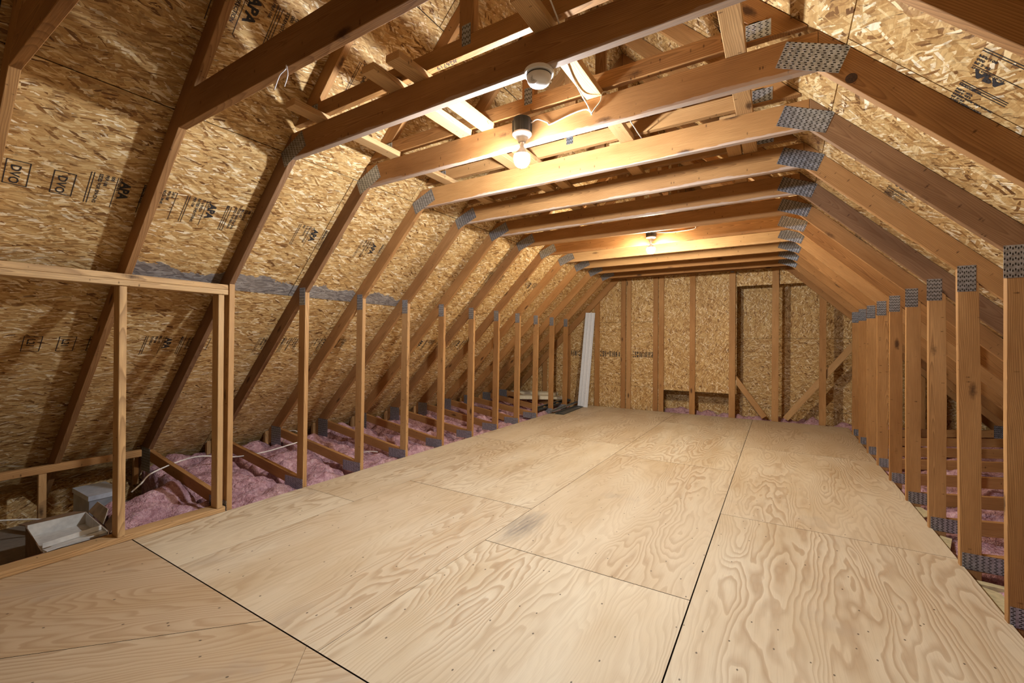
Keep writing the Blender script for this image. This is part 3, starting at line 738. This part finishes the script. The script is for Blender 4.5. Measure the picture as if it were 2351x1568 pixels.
# ------------------------------------------------------------------ knee wall on the left
def kneewall():
    t = thing('knee_wall_frame', 'low stud frame with doubled top plate on the left in front', 'wall frame', (-3.53, 1.0, 0))
    xa, xb = XL-.089, XL
    mb = MB(); add_box(mb, xa-.01, xb+.012, -1.6, 1.655, 1.605, 1.642, 0, 'y'); mb.make('top_plate', LUM, t, .06)
    mb = MB(); add_box(mb, xa-.01, xb+.010, -1.6, 1.655, 1.643, 1.68, 0, 'y'); mb.make('top_plate', LUM, t, .14)
    mb = MB(); add_box(mb, xa-.02, xb-.002, -1.6, 1.655, .001, .038, 0, 'y'); mb.make('bottom_plate', LUM, t, .2)
    mb = MB(); add_box(mb, xa, xb, 1.035, 1.073, .039, 1.604, 0, 'z'); mb.make('stud', LUM, t, .16)
    mb = MB(); add_box(mb, xa, xb, 1.597, 1.635, .039, 1.604, 0, 'z'); mb.make('stud', LUM, t, .10)
    mb = MB(); add_box(mb, xa, xb, .45, .488, .039, 1.604, 0, 'z'); mb.make('stud', LUM, t, .2)
    mb = MB(); add_box(mb, xa, xb, -.16, -.122, .039, 1.604, 0, 'z'); mb.make('stud', LUM, t, .2)
kneewall()
# rail at the eave
t = thing('eave_rail', 'low rail on a short leg in the dark eave corner at left', 'wall frame', (-4.92, 1.0, 0))
mb = MB(); add_box(mb, -4.94, -4.90, .2, 1.62, .215, .275, 0, 'y'); mb.make('rail', LUM, t, .42)
mb = MB(); add_box(mb, -4.93, -4.895, .975, 1.02, -.268, .214, 0, 'z'); mb.make('leg', LUM, t, .35)

# ------------------------------------------------------------------ insulation batts
def batt(x0, x1, y0, y1, label, side, lift=0.0, seed=0):
    NX = max(8, int((x1-x0)/.028)); NY = max(8, int((y1-y0)/.028)); vs = []; 
    for i in range(NX+1):
        for j in range(NY+1):
            u, v = i/NX, j/NY; x = x0+(x1-x0)*u; y = y0+(y1-y0)*v
            far = (XL-x) if side < 0 else (x-XR)
            bow = math.sin(math.pi*v)**.5 if 0 < v < 1 else 0
            p = Vector((x*4+seed, y*4, seed*.7))
            tn = noise.turbulence(p, 4, False, noise_basis='PERLIN_ORIGINAL')*.10 + noise.noise(p*.6)*.04
            fold = abs(noise.noise(Vector((x*9, y*9, seed))))*.05
            z = -.075 + .085*max(0, far) + lift + .055*bow + tn*.8 - fold
            if -3.6 < x < XR+.2 : z = min(z, -.046)
            eu = min(u, 1-u)*NX
            if eu < 1: z -= .05
            vs.append((x, y, z))
    fs = [(i*(NY+1)+j, (i+1)*(NY+1)+j, (i+1)*(NY+1)+j+1, i*(NY+1)+j+1) for i in range(NX) for j in range(NY)]
    n0 = len(vs); vs += [(x, y, -.265) for x, y, z in vs]
    fs2 = []
    bd = [(i, 0) for i in range(NX)] + [(NX, j) for j in range(NY)] + [(i, NY) for i in range(NX, 0, -1)] + [(0, j) for j in range(NY, 0, -1)]
    idx = [i*(NY+1)+j for i, j in bd]
    for a, b in zip(idx, idx[1:]+idx[:1]): fs2.append((a, a+n0, b+n0, b))
    fs2.append(tuple(a+n0 for a in reversed(idx)))
    mb = MB(); mb.add(vs, fs+fs2)
    o = mb.make('insulation_batt', INSUL, None, loc=((x0+x1)/2, (y0+y1)/2, -.265), smooth=True)
    tag(o, label, 'insulation', 'pink insulation between the joists')
WH = {0: 'between the doubled stud and the next post', 1: 'between the first and second posts past the knee wall', 2: 'between the second and third posts past the knee wall',
      3: 'between the third and fourth posts past the knee wall', 4: 'between the fourth and fifth posts past the knee wall', 5: 'between the fifth and sixth posts past the knee wall',
      6: 'between the sixth and seventh posts past the knee wall', 7: 'fourth bay from the far wall', 8: 'third bay from the far wall', 9: 'second bay from the far wall', 10: 'bay next to the far wall'}
for k in range(0, 11):
    batt(-5.18, -3.46, Y(k)+TH+.003, Y(k+1)-.003 if k < 10 else 8.38, 'pink insulation on the left, ' + WH[k], -1, .0, k*3.1)
WR = {1: 'in the bottom right corner', 2: 'behind the rightmost post', 3: 'behind the second post from the right', 4: 'behind the third post from the right', 5: 'behind the fourth post from the right', 6: 'behind the fifth post from the right',
      7: 'fourth bay from the far wall', 8: 'third bay from the far wall', 9: 'second bay from the far wall', 10: 'bay next to the far wall'}
for k in range(1, 11):
    batt(.86, 2.6, Y(k)+TH+.003, Y(k+1)-.003 if k < 10 else 8.38, 'pink insulation on the right, ' + WR[k], 1, .0, 50+k*2.3)
batt(-4.25, -3.58, 1.12, 1.665, 'pink insulation heap beside the knee wall stud at left', -1, .05, 90)
batt(-1.8, 2.6, 8.44, 8.79, 'pink insulation strip beyond the far wall opening', 1, .0, 97) if False else None
batt(.95-2.6, 2.4, 8.45, 8.78, 'pink insulation strip beyond the openings of the far wall', 0, .09, 97) if False else None
def strip():
    NX, NY = 110, 12; vs = []
    for i in range(NX+1):
        for j in range(NY+1):
            x = -1.85+4.2*i/NX; y = 8.44+.35*j/NY
            z = -.04 + .05*math.sin(math.pi*j/NY) + noise.turbulence(Vector((x*5, y*5, 3)), 3, False)*.09
            vs.append((x, y, z))
    fs = [(i*(NY+1)+j, (i+1)*(NY+1)+j, (i+1)*(NY+1)+j+1, i*(NY+1)+j+1) for i in range(NX) for j in range(NY)]
    n0 = len(vs); vs += [(x, y, -.265) for x, y, z in vs]
    bd = [(i, 0) for i in range(NX)] + [(NX, j) for j in range(NY)] + [(i, NY) for i in range(NX, 0, -1)] + [(0, j) for j in range(NY, 0, -1)]
    idx = [i*(NY+1)+j for i, j in bd]
    fs += [(a, a+n0, b+n0, b) for a, b in zip(idx, idx[1:]+idx[:1])] + [tuple(a+n0 for a in reversed(idx))]
    mb = MB(); mb.add(vs, fs); o = mb.make('insulation_batt', INSUL, None, loc=(.2, 8.6, -.265), smooth=True)
    tag(o, 'pink insulation strip beyond the openings of the far wall', 'insulation', 'pink insulation between the joists')
strip()

# ------------------------------------------------------------------ light fittings
def bulb_fixture(name_l, x, y, z, colr, power, label):
    t = thing('bulb_fixture', label, 'light fixture', (x, y, z), 'bare bulb fittings under the crossbeams')
    mb = MB(); add_lathe(mb, [(.046, -.085), (.050, -.085), (.052, -.03), (.052, 0), (.0, 0)], (x, y, z), 24)
    for a in range(4):
        an = a*math.pi/2+.5; cx, cy = x+math.cos(an)*.05, y+math.sin(an)*.05
        if cy < y+.04: add_lathe(mb, [(.009, -.086), (.009, -.01), (.0, -.01)], (cx, cy, z), 10)
    mb.make('junction_box', BLACK, t)
    zz = z-.086
    mb = MB(); add_lathe(mb, [(.0, 0), (.057, 0), (.057, -.008), (.048, -.018), (.030, -.028), (.025, -.045), (.022, -.052), (.0, -.052)][::-1], (x, y, zz), 32); mb.make('lamp_holder', PORC, t, smooth=False)
    zb = zz-.052
    mb = MB(); add_lathe(mb, [(.0, -.03), (.0135, -.03), (.0145, -.02), (.0135, -.01), (.0145, 0), (.0, 0)], (x, y, zb), 20); nk = mb.make('bulb_base', BRASS, t)
    prof = [(.0, -.148), (.015, -.1465), (.030, -.140), (.041, -.127), (.0475, -.110), (.049, -.093), (.0465, -.077), (.0, -.077)]
    mb = MB(); add_lathe(mb, [(.0, -.0768), (.0467, -.0768), (.039, -.064), (.026, -.048), (.0175, -.037), (.0155, -.0305), (.0, -.0305)], (x, y, zb), 24); mb.make('added_light_collar', PORC, t, smooth=False)  # opaque collar added to keep the bulb's upward light off the nearby beam
    mb = MB(); add_lathe(mb, prof, (x, y, zb), 14); b = mb.make('bulb', emit('glowing_bulb_'+name_l, colr, power), t, smooth=True)
    b['label'] = 'glowing white bulb'
    return t
bulb_fixture('near', -1.30, 2.222, 2.588, BULB_NEAR, BULB_NEAR_POWER, 'bare glowing bulb in a white holder, nearer one below the crossbeams')
bulb_fixture('far', -1.30, 5.270, 2.615, BULB_FAR, BULB_FAR_POWER, 'bare glowing bulb farther back, warm glow on the crossbeams')

def detector():
    x, y, z = -.905, 1.69, TZ0-.0005
    t = thing('smoke_detector', 'round white smoke alarm under the dark crossbeam', 'smoke alarm', (x, y, z))
    mb = MB(); add_lathe(mb, [(.0, 0), (.064, 0), (.066, -.006), (.064, -.016), (.0, -.016)][::-1], (x, y, z), 40); mb.make('mounting_base', WHITE, t)
    mb = MB(); add_lathe(mb, [(.0, -.060), (.028, -.059), (.043, -.054), (.050, -.044), (.054, -.030), (.055, -.0165), (.0, -.0165)], (x, y, z), 40); b = mb.make('alarm_body', WHITE, t, smooth=True)
    mb = MB(); add_lathe(mb, [(.0545, -.024), (.0560, -.024), (.0560, -.0205), (.0545, -.0205)], (x, y, z), 40); mb.make('vent_slot', BLACK, t)
    d = Vector((.40, -.62, -.66)).normalized(); d = (Vector((0, 0, CAM_H))-Vector((x, y, z-.03))).normalized()
    c = Vector((x, y, z-.030)) + Vector((-.012, -.030, -.012))
    mb = MB(); add_lathe(mb, [(.0, .018), (.019, .018), (.019, .012), (.0, .012)][::-1], c, 28, ax=d); mb.make('test_button', WHITE, t)
    mb = MB()
    e1 = d.cross(Vector((0, 0, 1))).normalized(); e2 = e1.cross(d)
    for i in range(-2, 3):
        for j in range(-2, 3):
            if i*i+j*j < 7: add_lathe(mb, [(.0013, .0), (.0013, .0188)], c+e1*i*.0045+e2*j*.0045, 8, ax=d)
    mb.make('speaker_grille', BLACK, t)
detector()

# ------------------------------------------------------------------ cables and strings
def cable(label, pts, r=.0035, mat=CABLE, cat='cable', name='electric_cable', flat=1.0):
    mb = MB(); add_tube(mb, pts, r, 8, 0, flat); o = mb.make(name, mat, None, loc=pts[0], smooth=True); tag(o, label, cat)
yf = Y(1)-.006
cable('white cable looping along the crossbeam to the near bulb', [(-1.25, 2.24, 2.56), (-1.22, yf-.01, 2.585), (-1.16, yf, 2.555), (-1.14, yf, 2.540), (-1.02, yf, 2.562), (-.93, yf, 2.568), (-.893, yf, 2.545), (-.886, yf-.002, 2.53),
       (-.905, yf-.02, 2.58), (-.915, 2.2, 2.608), (-.90, 2.05, 2.6155), (-.875, 1.9, 2.6155), (-.87, 1.74, 2.6155)])
cable('white cable from the near bulb cable, bent up over the crossbeam', [(-.885, yf-.009, 2.527), (-.865, yf-.010, 2.55), (-.835, yf-.006, 2.585), (-.825, yf+.002, 2.632), (-.80, yf+.05, 2.64), (-.78, 2.5, 2.628), (-.785, 2.86, 2.632), (-.775, Y(2)+.3, 2.63)])
cable('white cable hanging beside the flat board above the smoke alarm', [(-.80, .9, 2.72), (-.80, 1.2, 2.68), (-.79, 1.5, 2.66), (-.80, 1.64, 2.64), (-.81, 1.72, 2.628), (-.81, 1.9, 2.628)])
y6 = Y(6)-.005
cable('white cable bent along the crossbeam at the far bulb', [(-1.25, 5.27, 2.575), (-1.22, y6, 2.585), (-1.05, y6, 2.572), (-.85, y6, 2.578), (-.815, y6, 2.60), (-.85, y6, 2.66)])
cable('white string hanging from the second crossbeam, left strand of two', [(-1.777, Y(-1)+.003, 2.415), (-1.785, Y(-1)-.002, 2.405), (-1.81, Y(-1)-.006, 2.39), (-1.85, Y(-1)-.004, 2.345)], .0022, WHITE, 'string', 'white_string')
cable('white string hanging from the second crossbeam, bent right strand of two', [(-1.775, Y(-1)+.003, 2.415), (-1.762, Y(-1)-.004, 2.42), (-1.750, Y(-1)-.006, 2.375), (-1.776, Y(-1)-.004, 2.336)], .0022, WHITE, 'string', 'white_string')
cable('white cable lying across the insulation behind the knee wall', [(-4.30, 1.36, .08), (-4.36, 1.44, .115), (-4.43, 1.55, .17), (-4.55, 1.90, .20), (-4.50, 2.2, .14), (-4.40, 2.45, .15), (-4.35, 2.75, .19), (-4.5, 3.0, .16)], .006)
cable('white cable end sagging in the dark eave corner in front of the carton', [(-5.15, .35, -.02), (-4.98, .60, -.05), (-4.86, .80, -.07), (-4.78, 1.0, -.12), (-4.7, 1.09, -.22)], .006)
cable('white cable loop by the third heel of the left slope', [(-4.95, 2.95, .05), (-4.88, 2.98, .20), (-4.78, 3.02, .22), (-4.72, 3.06, .14), (-4.74, 3.1, .06)], .005)
cable('short white cable end near the third bottom plate', [(-4.0, 3.2, .02), (-3.86, 3.3, .05), (-3.78, 3.35, .045)], .005)

# ------------------------------------------------------------------ objects lying about
def vinyl_panel():
    # leaning soffit panel: corrugated cross-section swept along its length
    b0 = Vector((-3.305, 8.10, .002)); b1 = Vector((-3.245, 8.335, 1.875)); W = .205
    prof = [(0, .0), (0, .012), (.008, .012), (.008, .004), (.055, .004), (.062, .010), (.076, .010), (.083, .004), (.125, .004), (.132, .010), (.146, .010), (.153, .004), (.197, .004), (.197, .012), (.205, .012), (.205, 0)]
    n = (b1-b0).normalized(); wd = Vector((1, .06, 0)); wd = (wd-n*wd.dot(n)).normalized(); td = n.cross(wd)
    if td.y > 0: td = -td
    vs = []
    for q, w_ in ((b0, 1.0), (b1, .96)):
        for a, c in prof: vs.append(q+wd*(a-W/2)*w_+td*c)
        for a, c in reversed(prof): vs.append(q+wd*(a-W/2)*w_+td*(c-.0018))
    N = len(prof)*2
    fs = [(i, (i+1) % N, (i+1) % N+N, i+N) for i in range(N)] + [tuple(reversed(range(N))), tuple(range(N, 2*N))]
    mb = MB(); mb.add(vs, fs)
    c = b0+n*.27+wd*.03+td*.0045; add_lathe(mb, [(.0, .001), (.011, .001), (.011, 0)][::-1], c, 16, 1, ax=td)
    o = mb.make('vinyl_siding', [VINYL, BLACK], None, loc=b0); tag(o, 'long white ribbed vinyl panel leaning upright against the far wall', 'siding')
vinyl_panel()

def channel(name, label, cat, p, q, wid, hgt, mat, lips=True, loc=None, tilt=0.0, grp=None, ribs=0):
    """thin folded metal or vinyl strip with turned edges"""
    p = Vector(p); q = Vector(q); n = (q-p).normalized(); wd = n.cross(Vector((0, 0, 1))).normalized(); ud = wd.cross(n)
    wd, ud = wd*math.cos(tilt)+ud*math.sin(tilt), ud*math.cos(tilt)-wd*math.sin(tilt)
    w2 = wid/2
    if ribs: prof = [(-w2-.02, 0), (-w2-.012, -.012), (-w2, 0), (-w2+.02, hgt), (-.014, hgt), (-.01, hgt*.55), (.01, hgt*.55), (.014, hgt), (w2-.02, hgt), (w2, 0), (w2+.012, -.006), (w2+.02, .006)]
    else: prof = [(-w2+.012, hgt*.8), (-w2, hgt), (-w2, 0), (w2*.2, .003), (w2, 0), (w2, hgt*.6), (w2-.014, hgt*.55)]
    t = .0022; vs = []
    for c in (p, q):
        for a, b in prof: vs.append(c+wd*a+ud*b)
        for a, b in reversed(prof): vs.append(c+wd*a+ud*(b+t))
    N = len(prof)*2
    fs = [(i, (i+1) % N, (i+1) % N+N, i+N) for i in range(N)] + [tuple(reversed(range(N))), tuple(range(N, 2*N))]
    mb = MB(); mb.add(vs, fs)
    if ribs:
        for s in range(ribs):
            c = p+(q-p)*((s+.5)/ribs)
            for a in (-w2*.55, w2*.55):
                cc = c+wd*a+ud*(hgt+t+.0006); e = .022
                mb.add([cc-n*e-wd*.009, cc+n*e-wd*.009, cc+n*e+wd*.009, cc-n*e+wd*.009], [(0, 1, 2, 3)], None, 1)
    o = mb.make(name, [mat, WHITE] if ribs else mat, None, loc=p); tag(o, label, cat, grp)
G = 'dark trim strips lying by the far wall'
channel('metal_trim', 'dark grey trim strip on the floor edge, widest, nearest the middle of the room', 'trim strip', (-3.30, 7.02, .004), (-3.36, 8.05, .006), .16, .02, GREYM, grp=G)
channel('metal_trim', 'dark trim strip lying highest, farthest left behind the others', 'trim strip', (-3.62, 6.75, .075), (-3.70, 8.30, .07), .10, .05, GREYM, grp=G)
channel('metal_trim', 'grey trim strip lying slantwise over the wide one', 'trim strip', (-3.43, 7.0, .035), (-3.50, 8.30, .05), .08, .03, plain('grey_trim_light', (.22, .22, .20), .4, var=.2), tilt=.25, grp=G)
G = 'tan ribbed vinyl pieces stacked in the left eave'
channel('vinyl_vent', 'tan ribbed vinyl piece, upper left of the stack beyond the posts', 'vinyl piece', (-4.9, 8.0, .17), (-3.95, 8.28, .17), .28, .06, TAN, ribs=6, grp=G)
channel('vinyl_vent', 'tan ribbed vinyl piece, front one of the stack beyond the posts', 'vinyl piece', (-4.45, 7.55, .15), (-3.86, 7.85, .15), .26, .06, TAN, ribs=4, grp=G)
channel('vinyl_vent', 'tan ribbed vinyl piece, lowest and rearmost of the stack beyond the posts', 'vinyl piece', (-4.2, 8.02, .12), (-3.75, 8.2, .12), .24, .04, TAN, ribs=3, grp=G)

def metal_box():
    t = thing('metal_box', 'grey sheet metal box with folded rim in the left eave corner', 'metal box', (-4.62, 1.40, -.268))
    x0, x1, y0, y1, z0, z1 = -4.80, -4.44, 1.15, 1.34, -.268, .075
    mb = MB(); hardbox(mb, x0, x1, y0, y1, z0, z1); mb.make('box_body', GALV, t)
    mb = MB(); hardbox(mb, x0-.006, x1+.006, y0-.006, y1+.006, z1-.03, z1+.006); mb.make('lid', plain('bright_galvanised', (.55, .6, .68), .35, .3), t)
metal_box()
def carton():
    t = thing('cardboard_carton', 'worn open cardboard carton with spread flaps behind the knee wall', 'carton', (-3.95, .85, -.268))
    c = Vector((-4.03, .935, 0)); ax = Vector((1, -.06, 0)).normalized(); bx = Vector((.06, 1, 0)).normalized()
    L, W = .56, .30
    def slab(mb, pts, th=.005, mat=0):
        pts = [Vector(p) for p in pts]; n = (pts[1]-pts[0]).cross(pts[2]-pts[0]).normalized()*th; N = len(pts)
        mb.add(pts+[p+n for p in pts], [tuple(reversed(range(N))), tuple(range(N, 2*N))]+[(i, (i+1) % N, (i+1) % N+N, i+N) for i in range(N)], None, mat)
    def P(a, b, z): return c+ax*a+bx*b+Vector((0, 0, z))
    l, w_ = L/2, W/2; z0, zi, z1 = -.268, -.075, .012
    mb = MB()
    slab(mb, [P(-l, -w_, z0), P(l, -w_, z0), P(l, -w_, z1-.03), P(-l, -w_, z1-.01)], -.005); slab(mb, [P(-l, w_, z0), P(l, w_, z0), P(l, w_, z1), P(-l, w_, z1)])
    slab(mb, [P(-l, -w_, z0), P(-l, w_, z0), P(-l, w_, z1), P(-l, -w_, z1)]); slab(mb, [P(l, -w_, z0), P(l, w_, z0), P(l, w_, z1-.02), P(l, -w_, z1-.03)], -.005)
    mb.make('carton_body', CARDD, t)
    mb = MB(); e = .008
    slab(mb, [P(-l+e, -w_+e, zi), P(l-e, -w_+e, zi), P(l-e, w_-e, zi), P(-l+e, w_-e, zi)])
    slab(mb, [P(-l+e, w_-e, zi), P(l-e, w_-e, zi), P(l-e, w_-e, z1), P(-l+e, w_-e, z1)], -.003); slab(mb, [P(-l+e, -w_+e, zi), P(-l+e, w_-e, zi), P(-l+e, w_-e, z1), P(-l+e, -w_+e, z1)], -.003)
    mb.make('pale_lining', PAPER, t)['label'] = 'pale grey inside of the carton'
    for i, pts in enumerate(([P(-l+.02, w_+.008, z1+.002), P(l-.16, w_+.008, z1+.002), P(l-.24, w_+.05, z1+.075), P(-l+.06, w_+.05, z1+.07)], [P(l-.14, w_+.010, z1+.002), P(l+.0, w_+.010, z1-.015), P(l-.02, w_+.055, z1+.05), P(l-.12, w_+.06, z1+.09)],
                             [P(-l-.004, w_, z1), P(-l-.004, -w_, z1), P(-l-.14, -w_-.02, z1-.02), P(-l-.12, w_-.05, z1-.01)])):
        mb = MB(); slab(mb, pts); mb.make('flap', [CARD, CARDD, CARDD][i], t)
carton()
t = thing('paper_tray', 'long pale folded tray lying against the knee wall plate', 'tray', (-3.68, .85, .0))
channel_p = Vector((-3.66, .70, .0))
mb = MB(); add_board(mb, (-3.68, .76, .022), (-3.665, 1.02, .045), .09, (1, 0, .15), .006); mb.make('tray_base', PAPER, t)
mb = MB(); add_board(mb, (-3.722, .76, .040), (-3.707, 1.02, .062), .03, (0, 0, 1), .005); mb.make('tray_side', PAPER, t)
mb = MB(); add_board(mb, (-3.64, .62, .012), (-3.635, 1.03, .016), .035, (1, 0, .1), .02); o = mb.make('dark_rod', plain('dark_red_rod', (.10, .02, .015), .4), None, loc=(-3.64, .62, 0)); tag(o, 'dark red strip lying under the pale tray', 'strip')
def scrap(label, pts, th, mat, name='board_scrap', cat='board scrap', grain=(0, 1)):
    N = len(pts); mb = MB(); d = Vector(grain).normalized(); of = rofs()
    vs = [Vector(p) for p in pts]; lo = [p-Vector((0, 0, th)) for p in vs]
    mb.add(lo+vs, [tuple(reversed(range(N))), tuple(range(N, 2*N))]+[(i, (i+1) % N, (i+1) % N+N, i+N) for i in range(N)], [of+Vector((p.y, p.x, p.z)) for p in lo+vs])
    o = mb.make(name, mat, None, .2, loc=pts[0]); tag(o, label, cat, 'offcuts along the right floor edge')
scrap('pale board offcut beside the floor edge in front of the rightmost post', [(.90, 2.98, -.03), (1.02, 2.95, -.03), (1.0, 3.30, -.03), (.90, 3.36, -.03)], .012, KRAFT)
scrap('pale board offcut beside the floor edge, at the second post from the right', [(.92, 3.38, -.035), (1.09, 3.36, -.03), (1.09, 3.40, -.03), (.92, 3.43, -.035)], .03, KRAFT)
scrap('pale board offcut beside the floor edge, between third and fourth right posts', [(.915, 3.75, -.03), (1.0, 4.05, -.03), (.95, 4.08, -.03), (.915, 4.0, -.03)], .012, KRAFT)
scrap('pale board offcut beside the floor edge, between fourth and fifth right posts', [(.915, 4.40, -.03), (1.02, 4.55, -.03), (.98, 4.70, -.03), (.915, 4.69, -.03)], .012, KRAFT)
for o in bpy.data.objects:
    if '_w' in o: del o['_w']
